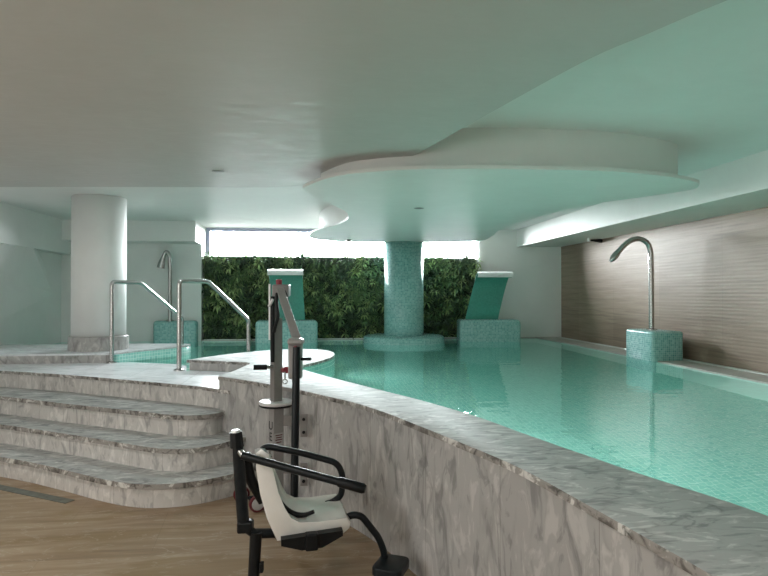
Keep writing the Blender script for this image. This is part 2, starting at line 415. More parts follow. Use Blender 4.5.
obj('wall_right', box(XR, XR + .2, YF, YB + .3, ZB - .1, 2.70), M['tile_wall'], kind='structure')
obj('trim_1', box(3.72, XR, YF, 10.48, 2.38, 2.70), M['stucco'], kind='structure')                # soffit along the tiled wall
obj('wall_left', box(XL - .2, XL, YF, YB + .3, ZB - .1, 2.70), M['stucco'], kind='structure')
obj('trim_2', box(XL, -4.09, 5.95, YB, 2.165, 2.70), M['stucco'], kind='structure')           # beam along the left wall
obj('trim_3', box(-4.09, -2.0, 9.82, YB, 2.37, 2.70), M['stucco'], kind='structure')          # beam along the back wall
obj('wall_back', box(XL, -2.0, YB, 10.95, ZB - .1, 2.70), M['stucco'], kind='structure')
cw = catmull(V2([(3.06, 10.95), (3.07, 10.72), (3.30, 10.61), (3.70, 10.47), (4.15, 10.37), (XR + .01, 10.31)]), 8)
obj('wall_back', prism(cw + V2([(XR + .01, 10.95)]), ZB - .1, 2.70), M['stucco'], uv=None, kind='structure', smooth=True)
obj('wall_back', box(-2.0, 3.08, 10.56, 10.95, 0, 2.10), M['stucco'], kind='structure')
obj('wall_front', box(XL - .2, XR + .2, YF - .2, YF, 0, 2.70), M['stucco'], kind='structure')
# leaning wall panel under the left beam, its free edge running down diagonally
def on_left(px, py, x):
    d = FWD + RIGHT * ((px - 384) / F) - UPV * ((py - 288) / F); return EYE + d * (x / d.x)
q0 = on_left(33, 250, XL + .17); q1 = on_left(53.5, 294, XL + .005)
bm = bmesh.new()
q0 = on_left(33, 250, XL + .20)
off = lambda y: .19 * (y - 6.2) / (q0.y - 6.2)
q1 = on_left(53.5, 294, XL + .09)
yb = q1.y - 0.9
fr = [Vector((XL + .20, q0.y, 2.17)), Vector((XL + .09, q1.y, q1.z)), Vector((XL + .02, yb, 0.65)), Vector((XL + .004, 6.2, 0.65)), Vector((XL + .004, 6.2, 2.17)), Vector((XL + .004, q0.y + .62, 2.17)), Vector((XL + .004, q0.y + .62, 0.65))]
va = [bm.verts.new(p) for p in fr]
for tri in ((0, 1, 4), (1, 3, 4), (1, 2, 3), (0, 5, 1), (1, 5, 6), (1, 6, 2)): bm.faces.new([va[k] for k in tri])
bmesh.ops.recalc_face_normals(bm, faces=bm.faces[:])
obj('wall_left', bm, M['stucco'], kind='structure')

# window strip above the plants
w = obj('window_1', box(-2.0, 3.22, 10.74, 10.80, 2.64, 2.70), M['frame'], kind='structure')
fb = box(-2.0, -1.93, 10.74, 10.80, 2.10, 2.64); box(3.15, 3.22, 10.74, 10.80, 2.10, 2.64, fb); box(-1.93, 3.15, 10.74, 10.80, 2.10, 2.15, fb)
obj('window_frame', fb, M['frame'], w)
obj('pane', box(-1.93, 3.15, 10.765, 10.775, 2.15, 2.64), M['glass'], w)

# deck, kerb and ledges around the basin
deck_poly = nose4[:-1] + list(reversed(plat_deck)) + list(reversed(deck_water)) + V2([(-2.5, 7.1), (XL, 7.1)])
dk = obj('pool_deck', edge_slot(prism(deck_poly, ZD - .03, ZD)), [M['marble_deck'], M['marble_nosing']], uv=None, kind='structure', smooth=True)
r4 = offset_open(nose4, 0.03)
obj('pool_deck', prism(r4 + V2([(-0.70, 5.2), (-0.72, 5.8), (-1.33, 6.2), (-1.42, 6.6), (-2.3, 6.95), (XL, 7.1)]), 0.525, ZD - .03), M['marble_riser'], uv=None, kind='structure', smooth=True)
kf = V2([(XL, 7.02), (-2.62, 7.04)])
kerb_poly = kf + [Vector((-2.45, 7.03, 0))] + kerb_pool
kb = obj('pool_kerb', prism(kerb_poly, ZB - .08, ZR - .02), M['marble_kerb'], uv=None, kind='structure', smooth=True)
obj('pool_kerb', prism(kerb_poly, ZR - .02, ZR), M['marble_deck'], uv=None, kind='structure', smooth=True)
obj('pool_ledge', box(4.04, XR, -1.2, YB, ZB - .08, ZD), M['ledge'], kind='structure')
obj('pool_ledge', box(-2.0, XR, 10.30, YB + .2, ZB - .08, ZD), M['ledge'], kind='structure')
obj('overflow_grate', box(4.40, 4.46, -1.0, 10.15, ZD, ZD + .008), M['grate'], kind='structure')
obj('overflow_grate', box(-1.95, 4.0, 10.31, 10.34, ZD, ZD + .010), M['grate'], kind='structure')

# ------------------------------------------------------------------ stairs
st = thing('marble_stairs', 'curved flight of grey veined marble steps rising to the pool deck', 'stairs', (-1.6, 4.6, 0))
back = V2([(-0.62, 5.25), (-1.1, 5.6), (-2.2, 6.35), (-3.3, 6.8), (XL, 7.05)])
for nz, z0, z1 in ((nose1, 0.0, .175), (nose2, .175, .35), (nose3, .35, .525)):
    s = obj('step', prism(offset_open(nz, 0.028) + back, z0, z1 - .038), M['marble_riser'], st, uv=None, smooth=True)
    bm = prism(nz + back, z1 - .038, z1)
    obj('tread', edge_slot(bm), [M['marble_tread'], M['marble_nosing']], s, uv=None, smooth=True)

# ------------------------------------------------------------------ pool
pl = thing('swimming_pool', 'turquoise mosaic pool behind the long curved grey marble parapet', 'swimming pool', (2.2, 4.5, 0))
core = rim_outer + V2([(1.02, -1.2), (4.04, -1.2), (4.04, -1.0)]) + list(reversed(rim_inner)) + list(reversed(plat_pool[:-1])) + plat_deck[1:-1]
core_in = offset_open(rim_outer, 0.045)
core2 = core_in + V2([(1.06, -1.2), (4.04, -1.2), (4.04, -1.0)]) + list(reversed(rim_inner)) + list(reversed(plat_pool[:-1])) + offset_open(plat_deck, 0.03)[1:-1]
obj('inner_wall', prism(core2, ZB - .08, ZR - .03), M['mosaic_pool'], pl, uv=None, smooth=True)
obj('marble_panel', ribbon(offset_open(rim_outer, 0.018), 0.0, ZR - .03, 0.02), M['marble_panel'], pl, uv=None, smooth=True)
obj('marble_panel', ribbon(offset_open(plat_deck, 0.012), ZD, ZR - .03, 0.02), M['marble_kerb'], pl, uv=None, smooth=True)
obj('coping', edge_slot(prism(core, ZR - .03, ZR, round_top=0.006)), [M['marble_tread'], M['marble_nosing']], pl, uv=None, smooth=True)
wpoly = V2([(4.04, -1.0), (4.04, 10.30), (-2.0, 10.30), (-2.0, YB), (XL, YB)]) + list(reversed(kerb_pool)) + deck_water[1:-1] + plat_pool[:-1] + rim_inner[:-1] + V2([(1.48, -1.0)])
obj('basin_floor', prism(wpoly, ZB - .08, ZB), M['mosaic_pool'], pl, uv=None)
lin = bmesh.new()
ribbon(list(reversed(deck_water)), ZB, ZD - .03, -0.02, lin)
ribbon(list(reversed(offset_open(kerb_pool, -0.004))), ZB, ZR - .02, -0.02, lin)
box(4.02, 4.039, -1.0, 10.30, ZB, ZD - .02, lin); box(-1.99, 4.02, 10.28, 10.299, ZB, ZD - .02, lin)
obj('lining', lin, M['mosaic_pool'], pl, uv=None)
bm = bmesh.new()
f = bm.faces.new([bm.verts.new((p.x, p.y, ZW)) for p in wpoly])
bm.normal_update()
if f.normal.z < 0: f.normal_flip()
obj('water', bm, M['water'], pl)

# ------------------------------------------------------------------ columns
cx, cy = -2.71, 7.58
t = thing('round_column', 'white plastered round column with a grey marble plinth beside the handrails', 'column', (cx, cy, ZR))
obj('shaft', lathe(cx, cy, [(.312, ZR + .10), (.312, 2.70)]), M['stucco'], t, uv=None)
obj('plinth', lathe(cx, cy, [(.345, ZR), (.345, ZR + .165), (.335, ZR + .175)]), M['marble_kerb'], t, uv=None, smooth=True)
mx, my = 1.465, 9.72
t = thing('mosaic_column', 'turquoise mosaic round column standing in the pool under the canopy', 'column', (mx, my, ZB))
obj('shaft', lathe(mx, my, [(.335, ZB), (.335, 2.372)]), M['mosaic'], t, uv=None)
obj('collar', lathe(mx, my, [(.69, ZB), (.69, ZW + .07), (.675, ZW + .10), (.63, ZW + .115), (.336, ZW + .115)]), M['mosaic'], t, uv=None, smooth=True)

# ------------------------------------------------------------------ hanging ceiling canopy
dpx = [(305, 187), (330, 177.5), (360, 173), (400, 170), (450, 169), (500, 169), (560, 170), (620, 172), (670, 177), (694, 181.5), (699, 185), (690, 190), (650, 196), (600, 203), (560, 211), (520, 222), (500, 230), (492, 236), (480, 241), (440, 242.5), (400, 242.5), (350, 242), (325, 240.5), (312, 238.5), (309, 236), (313, 232), (325, 228), (338, 224.5), (347, 220), (348.5, 216), (345, 211), (335, 206), (322, 200), (310, 194), (304, 190)]
outl = catmull([Vector((*P(x, y, 2.37)[:2], 0)) for x, y in dpx], 5, True)
def inset(poly, d):
    k = len(poly); out = []
    for i, p in enumerate(poly):
        tt = (poly[(i + 2) % k] - poly[i - 2]).normalized()
        out.append(p + Vector((-tt.y, tt.x, 0)) * d)
    return out
area = sum(outl[i].x * outl[(i + 1) % len(outl)].y - outl[(i + 1) % len(outl)].x * outl[i].y for i in range(len(outl)))
neck = inset(outl, 0.15 if area > 0 else -0.15)
t = thing('ceiling_canopy', 'curvy kidney-shaped white canopy hanging over the pool around the mosaic column', 'ceiling canopy', (1.4, 6.5, 2.37))
obj('slab', prism(outl, 2.37, 2.395), M['stucco_ceiling'], t, uv=None, smooth=True)
obj('neck', prism(neck, 2.395, 2.70), M['stucco'], t, uv=None, smooth=True)

# ------------------------------------------------------------------ plant wall
pw = thing('plant_wall', 'dark green leafy plant wall beneath the bright window strip', 'plants', (0.5, 10.5, ZD))
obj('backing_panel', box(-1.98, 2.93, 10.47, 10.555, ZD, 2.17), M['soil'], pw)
bm = bmesh.new()
def leaf(b, p, d, up, ln, wd, mi):
    side = d.cross(up)
    side = side.normalized() if side.length > 1e-4 else Vector((1, 0, 0))
    mid = p + d * ln * .5 + up * ln * .10; tip = p + d * ln - up * ln * .18
    fo = side.cross(d) * wd * .25
    a = b.verts.new(p); m1 = b.verts.new(mid + side * wd * .5 + fo); m2 = b.verts.new(mid - side * wd * .5 + fo); mm = b.verts.new(mid); e = b.verts.new(tip)
    for vs in ((a, m1, mm), (a, mm, m2), (m1, e, mm), (mm, e, m2)):
        f = b.faces.new(vs); f.material_index = mi; f.smooth = False
for i in range(1350):                        # rosettes of pointed leaves
    x = random.uniform(-2.0, 2.95); z = random.uniform(ZD + .02, 2.19)
    y = random.uniform(10.36, 10.46)
    kind = random.random(); nl = random.randint(7, 11)
    patch = noise.noise(Vector((x * 1.7, z * 1.7, 3.1)))
    mi = 0 if kind < .48 - patch * .5 else (1 if kind < .82 - patch * .3 else 2)
    ln = random.uniform(.07, .15) * (1.15 if mi else 1); wd = ln * random.uniform(.16, .32)
    a0 = random.uniform(0, 2 * PI)
    for k in range(nl):
        a = a0 + 2 * PI * k / nl + random.uniform(-.25, .25)
        d = Vector((math.cos(a), -random.uniform(.25, .9), math.sin(a) + .1)).normalized()
        leaf(bm, Vector((x, y, z)), d, Vector((0, -.5, .85)).normalized(), ln * random.uniform(.8, 1.1), wd, mi)
for i in range(5200):                        # small filling leaves
    p = Vector((random.uniform(-2.02, 2.96), random.uniform(10.38, 10.50), random.uniform(ZD + .02, 2.20)))
    d = Vector((random.uniform(-1, 1), random.uniform(-1, -.1), random.uniform(-.8, .9))).normalized()
    ln = random.uniform(.05, .09)
    leaf(bm, p, d, Vector((0, -.3, .95)).normalized(), ln, ln * random.uniform(.35, .6), 0 if random.random() < .7 else 1)
obj('foliage', bm, [M['leaf1'], M['leaf2'], M['leaf3']], pw, uv=None, kind='stuff')

# ------------------------------------------------------------------ water features
def block(x0, x1, y0, y1, z0, z1, r, parent, yaw=0):
    b = bmesh.new()
    bmesh.ops.create_cube(b, size=1, matrix=Matrix.Diagonal((x1 - x0, y1 - y0, z1 - z0, 1)))
    es = [e for e in b.edges if not (e.verts[0].co.z < 0 and e.verts[1].co.z < 0)]
    bmesh.ops.bevel(b, geom=es, offset=r, segments=5, affect='EDGES', profile=0.5)
    box_uv(b)
    bmesh.ops.transform(b, matrix=Matrix.Translation(((x0 + x1) / 2, (y0 + y1) / 2, (z0 + z1) / 2)) @ Matrix.Rotation(yaw, 4, 'Z'), verts=b.verts[:])
    return obj('base_block', b, M['mosaic'], parent, uv=None, smooth=True)

def cascade(cxp, cyp, wid, height, yaw, lean, zt, label, bw, curl):
    t = thing('water_cascade', label, 'water cascade', (cxp, cyp, ZB), 'cascade blades along the plant wall')
    block(cxp - bw / 2, cxp + bw / 2, cyp - .27, cyp + .27, ZB, zt, .05, t, yaw)
    # blade profile (y towards the pool is negative, z up), one sheet of 3 cm
    H = height
    prof = [(0.04, 0), (0.075, H * .25), (0.10, H * .5), (0.085, H * .78), (0.04, H * .93), (-0.03, H * .995), (-0.12, H), (-0.19, H * .975), (-0.225, H * .945), (-0.235, H * .91)]
    prof = [Vector((a, b, 0)) for a, b in prof]; prof = catmull(prof, 5)
    def sheet(pp, th, w0, w1):
        b = bmesh.new(); uv = b.loops.layers.uv.verify()
        outer = offset_open(pp, -th)
        n = len(pp); rows = []
        for i in range(n):
            sh = lean * (pp[i].y - .4)
            ww = w0 + (w1 - w0) * i / (n - 1)
            rows.append([b.verts.new((sgn * ww / 2 + sh, q[0], q[1])) for q in (pp[i], outer[i]) for sgn in (-1, 1)])
        s = 0
        for i in range(n - 1):
            d = (pp[i + 1] - pp[i]).length
            a, c = rows[i], rows[i + 1]
            for i0, i1 in ((0, 1), (3, 2), (2, 0), (1, 3)):
                f = b.faces.new((a[i0], a[i1], c[i1], c[i0])); f.smooth = True
                for l, (u, v) in zip(f.loops, ((a[i0].co.x, s), (a[i1].co.x, s), (c[i1].co.x, s + d), (c[i0].co.x, s + d))): l[uv].uv = (u, v)
            s += d
        b.faces.new([rows[0][k] for k in (0, 1, 3, 2)]); b.faces.new([rows[-1][k] for k in (1, 0, 2, 3)])
        bmesh.ops.recalc_face_normals(b, faces=b.faces[:])
        bmesh.ops.transform(b, matrix=Matrix.Translation((cxp, cyp, zt - .005)) @ Matrix.Rotation(yaw, 4, 'Z'), verts=b.verts[:])
        return b
    obj('blade', sheet(prof, .022, wid, wid), M['mosaic_sheet'], t, uv=None, smooth=True)
    top = [p for p in offset_open(prof, -.0225)][17:]  # window light on the blade top is painted as a white sheet
    top = [Vector((p.x, p.y, 0)) for p in top]
    obj('lip', sheet(top, .012, wid + .01, wid + .03), M['white'], t, uv=None, smooth=True, label='blade lip painted white for the window light on its top')
    return t
c1 = A(287.5, 322, 9.95); c2 = A(489, 321, 10.0)
cascade(c1.x, 9.92, 0.56, 0.83, math.radians(2), -0.06, 1.055, 'teal cascade blade on mosaic block directly behind the pool lift mast', 1.02, 0)
cascade(c2.x, 9.80, 0.57, 0.80, math.radians(-8), 0.26, 1.055, 'dark teal leaning cascade blade on mosaic block at right end of the plants', 1.04, 1)

def gooseneck(name, label, path, r, nozzle, blk):
    base = path[0]
    t = thing(name, label, 'water spout', (base.x, base.y, ZB), 'gooseneck water spouts')
    x0, x1, y0, y1, zt, rr, yaw = blk
    block(x0, x1, y0, y1, ZB, zt, rr, t, yaw)
    obj('pipe', tube(path, r, 18), M['steel'], t, smooth=True)
    obj('flange', lathe(base.x, base.y, [(r * 2.1, zt), (r * 2.1, zt + .012), (r * 1.2, zt + .02)], 28), M['steel'], t, smooth=True)
    obj('nozzle', nozzle, M['steel'], t, smooth=True)
    return t
# right hand spout, standing on the ledge by the tiled wall
RZ = 7.23
top = lambda px, py: A(px, py, RZ)
b0 = top(651.5, 331)
path = [b0, top(651.3, 290), top(651, 262), top(650.6, 252), top(648, 244), top(642, 239.5), top(635.5, 239), top(629, 241.5), top(623, 246.5), top(616, 254.5)]
path = catmull(path, 5)
nz = tube([top(618, 252.2), top(615, 255.8), top(612.5, 258.8), top(610, 261.6)], [.036, .044, .037, .013], 16)
gooseneck('water_spout', 'tall steel gooseneck spout on mosaic block beside the wood tiled wall', path, .032, nz, (3.98, 4.38, 6.48, 7.10, 1.05, .035, 0))
# left hand spout in the corner
d0 = 9.75
top = lambda px, py: A(px, py, d0)
b0 = top(170, 322)
path = catmull([b0, top(170, 290), top(170, 265), top(169.5, 256), top(167, 252), top(164.8, 253.5)], 6)
nz = tube([top(165.6, 252.2), top(163.5, 257), top(161.7, 263), top(160.8, 268)], [.028, .036, .058, .066], 18)
gooseneck('water_spout', 'small steel gooseneck spout on mosaic block against the white corner wall', path, .034, nz, (b0.x - .27, min(b0.x + .45, -2.04), b0.y - .05, YB - .005, 1.045, .05, 0))

# ------------------------------------------------------------------ handrails
def rail(pts, label, d1, d2):
    t = thing('handrail', label, 'handrail', pts[0], 'pool entry handrails')
    obj('rail', tube(fillet(pts, .045, 6), .0245, 18), M['steel'], t, smooth=True)
    obj('flange', lathe(pts[0].x, pts[0].y, [(.055, ZD), (.055, ZD + .012), (.03, ZD + .022)], 28), M['steel'], t, smooth=True)
def railpts(foot, topy, bx, by, cx_, cy_, dz, za, zb, zc):
    zt = A(foot[0], topy, foot[2]).z
    p0 = A(foot[0], foot[1], foot[2]); p0.z = ZD
    p1 = Vector((p0.x, p0.y, zt))
    p2 = A(bx, by, za); p2.z = zt
    p3 = A(cx_, cy_, zb)
    p4 = Vector((p3.x, p3.y, dz))
    return [p0, p1, p2, p3, p4]
def depth_for(py, z):            # distance at which height z shows at row py
    d = FWD - UPV * ((py - 288) / F); return (z - 1.5) / d.z
zf = depth_for(363, ZD)
rail(railpts((111.5, 363, zf), 282, 140.5, 282.3, 182, 318, ZB, zf + .42, zf + 1.15, 0), 'steel pool handrail with its foot nearest the white column', 0, 0)
zf = depth_for(370.5, ZD)
rail(railpts((179, 370.5, zf), 280.5, 208, 281, 248.5, 320, ZR - .01, zf + .42, zf + 1.0, 0), 'steel pool handrail ending on the raised white marble platform', 0, 0)

# ------------------------------------------------------------------ pool lift
lm = A(276, 496, 4.14); lm.z = 0
lift = thing('pool_lift', 'grey pool access lift mast standing against the curved marble parapet', 'pool lift', lm)
ZM = 4.14
ax = (Vector((0.55, -0.83, 0))).normalized(); ay = Vector((0.83, 0.55, 0)).normalized(); az = Vector((0, 0, 1))
def zat(py, zc): return A(384, py, zc).z
mc = A(276.2, 400, ZM)
def mast_box(z0, z1, w, d, dx=0.0, bev=.006):
    return obox(Vector((mc.x, mc.y, (z0 + z1) / 2)) + RIGHT * dx, ay, ax, az, w, d, z1 - z0, bev)
zdisc = zat(402, ZM)
mast = obj('mast', mast_box(0.02, zdisc, .085, .075, 0), M['grey_pale'], lift)
obj('upper_mast', mast_box(zdisc, zat(318, ZM), .070, .060, 0), M['grey_metal'], lift)
# upper tapering post up to the head
b = tube([A(276, 322, ZM), A(275.5, 300, ZM), A(275.8, 292, ZM)], [.040, .026, .024], 4)
obj('post', b, M['grey_metal'], lift)
obj('base_plate', obox(Vector((mc.x, mc.y, .012)), ay, ax, az, .26, .30, .024, .004), M['black'], lift)
disc = obj('turning_disc', lathe(mc.x, mc.y, [(.118, zdisc - .014), (.122, zdisc - .008), (.122, zdisc + .004), (.115, zdisc + .010), (.02, zdisc + .010)], 40), M['steel_pale'], lift, smooth=True, label='pale steel disc around the mast')
obj('disc_rim', lathe(mc.x, mc.y, [(.112, zdisc - .030), (.121, zdisc - .024), (.121, zdisc - .0145), (.1, zdisc - .0142)], 40), M['black'], disc, smooth=True)
hd = obj('head', obox(A(281.5, 290.5, ZM - .02), RIGHT, f0, az, .118, .10, .085, .010), M['grey_metal'], lift)
btn = A(279, 282, ZM - .04)
obj('stop_button', lathe(btn.x, btn.y, [(.020, btn.z - .022), (.022, btn.z), (.022, btn.z + .014), (.014, btn.z + .02)], 20), M['red'], lift, smooth=True, label='red push button')
# side actuator: silver tube with black cylinder
obj('actuator', tube([A(272.6, 296, ZM - .05), A(272.6, 362, ZM - .05)], .015, 14), M['black'], lift, smooth=True)
obj('actuator_rod', tube([A(269.8, 284, ZM - .03), A(269.8, 340, ZM - .03)], .009, 12), M['steel_pale'], lift, smooth=True)
obj('actuator_lever', tube(catmull([A(269, 306, ZM - .08), A(271, 303, ZM - .1), A(273, 299, ZM - .1)], 4), .010, 10), M['steel_pale'], lift, smooth=True)
# slanting arm
a0, a1 = A(280.5, 291, ZM - .08), A(299, 345, 3.66)
dirn = (a1 - a0); ln = dirn.length; dn = dirn.normalized()
sx_ = dn.cross(Vector((0, 0, 1))).normalized(); sy_ = dn.cross(sx_)
sd = RIGHT - dn * RIGHT.dot(dn); sd.normalize()
b = obox((a0 + a1) / 2, sd, dn.cross(sd), dn, .050, .060, ln, .004)
obj('arm', b, M['grey_pale'], lift)
cb = catmull([A(284.5, 291, ZM - .1), A(287, 296, ZM - .12), A(288.3, 305, ZM - .15), A(290, 310, ZM - .18)], 5)
obj('cable', tube(cb, .008, 8), M['black'], lift, smooth=True)
cb = catmull([A(277, 293, ZM - .1), A(276.5, 305, ZM - .12), A(278, 316, ZM - .12), A(276, 324, ZM - .1), A(274, 332, ZM - .08)], 5)
obj('cable', tube(cb, .012, 8), M['black'], lift, smooth=True)
hs = obj('pole_housing', obox(A(295.5, 358, 3.63), RIGHT, f0, az, .082, .09, .255, .012), M['grey_pale'], lift)
obj('housing_cap', obox(A(296.0, 341.5, 3.60), RIGHT, f0, az, .096, .10, .04, .014), M['grey_pale'], lift)
obj('red_pin', tube([A(295.5, 346, 3.56), A(295.5, 350.5, 3.56)], .011, 10), M['red'], lift, smooth=True, label='red pin at the top of the black pole')
obj('release_lever', tube([A(300, 359, 3.6), A(311, 359, 3.58)], .010, 10), M['black'], lift, smooth=True)
kn = obj('locking_knob', tube([A(283, 370, 4.06), A(286.5, 370, 3.98)], [.018, .023], 16), M['red'], lift, smooth=True, label='red locking knob')
ring = [A(285, 381.5, 3.95) + (RIGHT * math.cos(2 * PI * k / 16) + UP0 * math.sin(2 * PI * k / 16)) * .016 for k in range(17)]
obj('pin_ring', tube(ring, .0035, 8), M['steel'], lift, smooth=True)
obj('ring_pin', tube([A(285, 372, 3.97), A(285, 379.5, 3.95)], .005, 8), M['steel'], lift, smooth=True)
hdl = obj('handle', tube([A(253.5, 367.3, 4.06), A(267, 367.1, 4.08)], .019, 14), M['black'], lift, smooth=True, label='black horizontal hand grip')
obj('handle_stem', tube([A(266.5, 367.1, 4.08), A(273, 367, 4.1)], .012, 12), M['steel'], hdl, smooth=True)
# wall brackets with bolts
nrm = Vector((-0.77, -0.64, 0)).normalized(); tan = Vector((nrm.y, -nrm.x, 0)) * -1
for zb, in ((zat(420.5, 4.14),), (zat(468, 4.14),)):
    br = obj('wall_bracket', obox(A(287, 421, 4.16) * 0 + Vector((*A(288, 421, 4.14)[:2], zb)), RIGHT, f0, az, .13, .012, .075, .002), M['grey_metal'], lift)
    pc = Vector((*A(304, 421, 4.04)[:2], zb - .012))
    obj('bracket_plate', obox(pc, RIGHT, f0, az, .050, .016, .16, .002), M['grey_metal'], br)
    for dzb in (.045, -.045):
        bc = pc + Vector((0, 0, dzb)) - f0 * .008
        obj('bolt', tube([bc, bc - f0 * .012], .011, 8), M['black'], br)
# stacked lettering on the narrow side and the small warning label
def letter(ch, loc, right, up, size, mat, parent):
    cu = bpy.data.curves.new('txt', 'FONT'); cu.body = ch; cu.size = size; cu.align_x = 'CENTER'; cu.align_y = 'CENTER'; cu.extrude = .0008
    o = bpy.data.objects.new('txt', cu); C.objects.link(o)
    dg = bpy.context.evaluated_depsgraph_get(); me = bpy.data.meshes.new_from_object(o.evaluated_get(dg))
    bpy.data.objects.remove(o)
    nn = right.cross(up)
    me.transform(Matrix.Translation(loc) @ Matrix((right, up, nn)).transposed().to_4x4())
    l = bpy.data.objects.new('lettering', me); C.objects.link(l); me.materials.clear(); me.materials.append(mat)
    l.parent = parent
    return l
# the mast shows two faces: one turned left (-ay) and one towards the viewer (ax)
lface = -ay; fface = ax
for ch, py in (('U', 425), ('E', 436), ('L', 452), ('E', 470), ('U', 478.5)):
    p = Vector((mc.x, mc.y, zat(py, ZM))) + lface * .0437
    letter(ch, p, ax, az, .085, M['black'], mast)
wl = Vector((mc.x, mc.y, zat(438, ZM))) + fface * .0385
obj('warning_label', obox(wl, ay, fface, az, .072, .002, .085, 0), M['hub'], mast, label='small pale sticker with red lines')
for k, w_ in ((.028, .055), (.012, .045), (-.004, .055), (-.022, .04)):
    obj('label_print', obox(wl + Vector((0, 0, k)) + fface * .0012, ay, fface, az, w_, .001, .007, 0), M['rubber'], mast)
# transport wheels on an axle at the foot
w1, w2 = A(241.5, 495, 4.16), A(257.5, 505.5, 3.97)
w1.z = w2.z = .058
axd = (w2 - w1).normalized(); fd = axd.cross(az)
fr_ = obj('foot_frame', tube([Vector((mc.x, mc.y, .05)), (w1 + w2) / 2 + az * 0], .02, 12), M['black'], lift, smooth=True)
obj('axle', tube([w1, w2], .010, 10), M['black'], lift, smooth=True)
def wheel(c, axis):
    def ringm(prof, seg=28):
        b = bmesh.new(); u = axis.orthogonal().normalized(); v = axis.cross(u)
        rings = [[b.verts.new(c + axis * h + (u * math.cos(2 * PI * k / seg) + v * math.sin(2 * PI * k / seg)) * r) for k in range(seg)] for r, h in prof]
        for p_, q_ in zip(rings, rings[1:]):
            for k in range(seg): b.faces.new((p_[k], p_[(k + 1) % seg], q_[(k + 1) % seg], q_[k]))
        b.faces.new(rings[0][::-1]); b.faces.new(rings[-1])
        bmesh.ops.recalc_face_normals(b, faces=b.faces[:]); return b
    wh = obj('wheel', ringm([(.044, -.014), (.056, -.012), (.058, -.006), (.058, .006), (.056, .012), (.044, .014)]), M['rubber'], lift, smooth=True, label='small wheel with red tyre and pale hub')
    obj('hub', ringm([(.040, -.020), (.042, -.016), (.042, .016), (.040, .020), (.012, .022)]), M['hub'], wh, smooth=True)
va_ = (Vector((0.8, -0.6, 0))).normalized()
wheel(w1, f0 * -0.9 + RIGHT * .43); wheel(w2, f0 * -0.9 + RIGHT * .43)

# ------------------------------------------------------------------ lift chair
chair = thing('lift_chair', 'ivory plastic lift seat on black tubular frame with footrest, facing the parapet', 'chair', Vector((*A(262, 560, 2.95)[:2], 0)))
phi = math.radians(13)
U = RIGHT * math.cos(phi) + f0 * math.sin(phi)
W_ = -RIGHT * math.sin(phi) + f0 * math.cos(phi)
def S(px, py): return A(px, py, 2.80 + (px - 262) * .00115)
outer = [(255.5, 454), (256, 470), (260, 495), (267, 520), (277, 542), (300, 540), (325, 537.5), (343, 535), (350, 529), (351.5, 523), (347.5, 518.5)]
inner = [(262, 449), (268, 453), (272, 470), (277, 492), (283.5, 510), (290, 520), (300, 524.5), (320, 523), (338, 520)]
prof = [S(*p) for p in outer] + [S(*p) for p in reversed(inner)]
ctr = sum(prof, Vector()) / len(prof)
bm = bmesh.new()
cuts = [(0.0, .010), (.006, .003), (.016, 0), (.05, 0), (.11, 0), (.18, 0), (.25, 0), (.31, 0), (.344, 0), (.354, .003), (.36, .010)]
loops = []
n_o, n_i = len(outer), len(inner)
pr2 = prof
pys = [p[1] for p in outer] + [p[1] for p in reversed(inner)]
for vi, (v, shr) in enumerate(cuts):
    lp = []
    for i, p in enumerate(pr2):
        k = len(pr2); tt = (pr2[(i + 1) % k] - pr2[i - 1]).normalized(); nrm_ = tt.cross(W_).normalized()
        if (p + nrm_ * .01 - ctr).length > (p - ctr).length and False: nrm_ = -nrm_
        q = p + W_ * v
        tp = max(0.0, min(1.0, (475 - pys[i]) / 26.0)); q = q - az * v * .24 * tp
        if i >= n_o:                                    # seat and backrest face dished in the middle
            j = i - n_o
            s = math.sin(PI * min(1, max(0, v / .36))) ** .6
            q = q - nrm_ * 0 + (Vector((0, 0, -.020)) * s if 0 < j < n_i - 4 else -U * .012 * s)
        q = q + (ctr - p).normalized() * shr
        lp.append(bm.verts.new(q))
    loops.append(lp)
for a, b_ in zip(loops, loops[1:]):
    for i in range(len(a)):
        f = bm.faces.new((a[i], a[(i + 1) % len(a)], b_[(i + 1) % len(a)], b_[i])); f.smooth = True
bm.faces.new(loops[0][::-1]); bm.faces.new(loops[-1])
bmesh.ops.recalc_face_normals(bm, faces=bm.faces[:])
obj('seat_shell', bm, M['seat'], chair, smooth=True, split=50)
dh = A(288.5, 519.2, 2.95)
# black rear frame
zr = 2.86
obj('rear_post', tube([A(237, 434, zr), A(240, 480, zr), A(243.5, 524, zr)], [.026, .029, .030], 14), M['black_tube'], chair, smooth=True)
obj('post_clamp', tube([A(237, 447, zr - .005), A(235.8, 432, zr - .005)], [.034, .030], 8), M['black'], chair, smooth=True)
obj('post_cap', tube([A(235.9, 433, zr - .005), A(235.7, 429.8, zr - .005)], [.026, .020], 16), M['steel_pale'], chair, smooth=True, label='pale cap on the black post')
obj('pivot', tube([A(240.5, 452, zr - .03), A(244, 457, zr - .06)], .016, 14), M['steel'], chair, smooth=True, label='steel armrest pivot')
obj('back_brace', tube([A(246, 453, zr + .08), A(250, 478, zr + .08), A(262, 502, zr + .1)], [.022, .028, .02], 10), M['black'], chair, smooth=True)
obj('foot_joint', obox(A(245.5, 526, zr), (RIGHT + f0 * .1), f0, az, .075, .06, .06, .012), M['black'], chair)
obj('under_bar', tube([A(246, 527.5, zr), A(254, 533.5, zr), A(280, 533, zr + .1), A(312, 538, zr + .12)], .024, 12), M['black_tube'], chair, smooth=True)
lg = A(256, 532, zr); lf = Vector((lg.x - .015, lg.y, 0.0)) + RIGHT * -.0
obj('leg', tube([lg, lg * .5 + lf * .5, lf + az * .03, lf + az * .004], [.030, .029, .028, .034], 12), M['black'], chair, smooth=True)
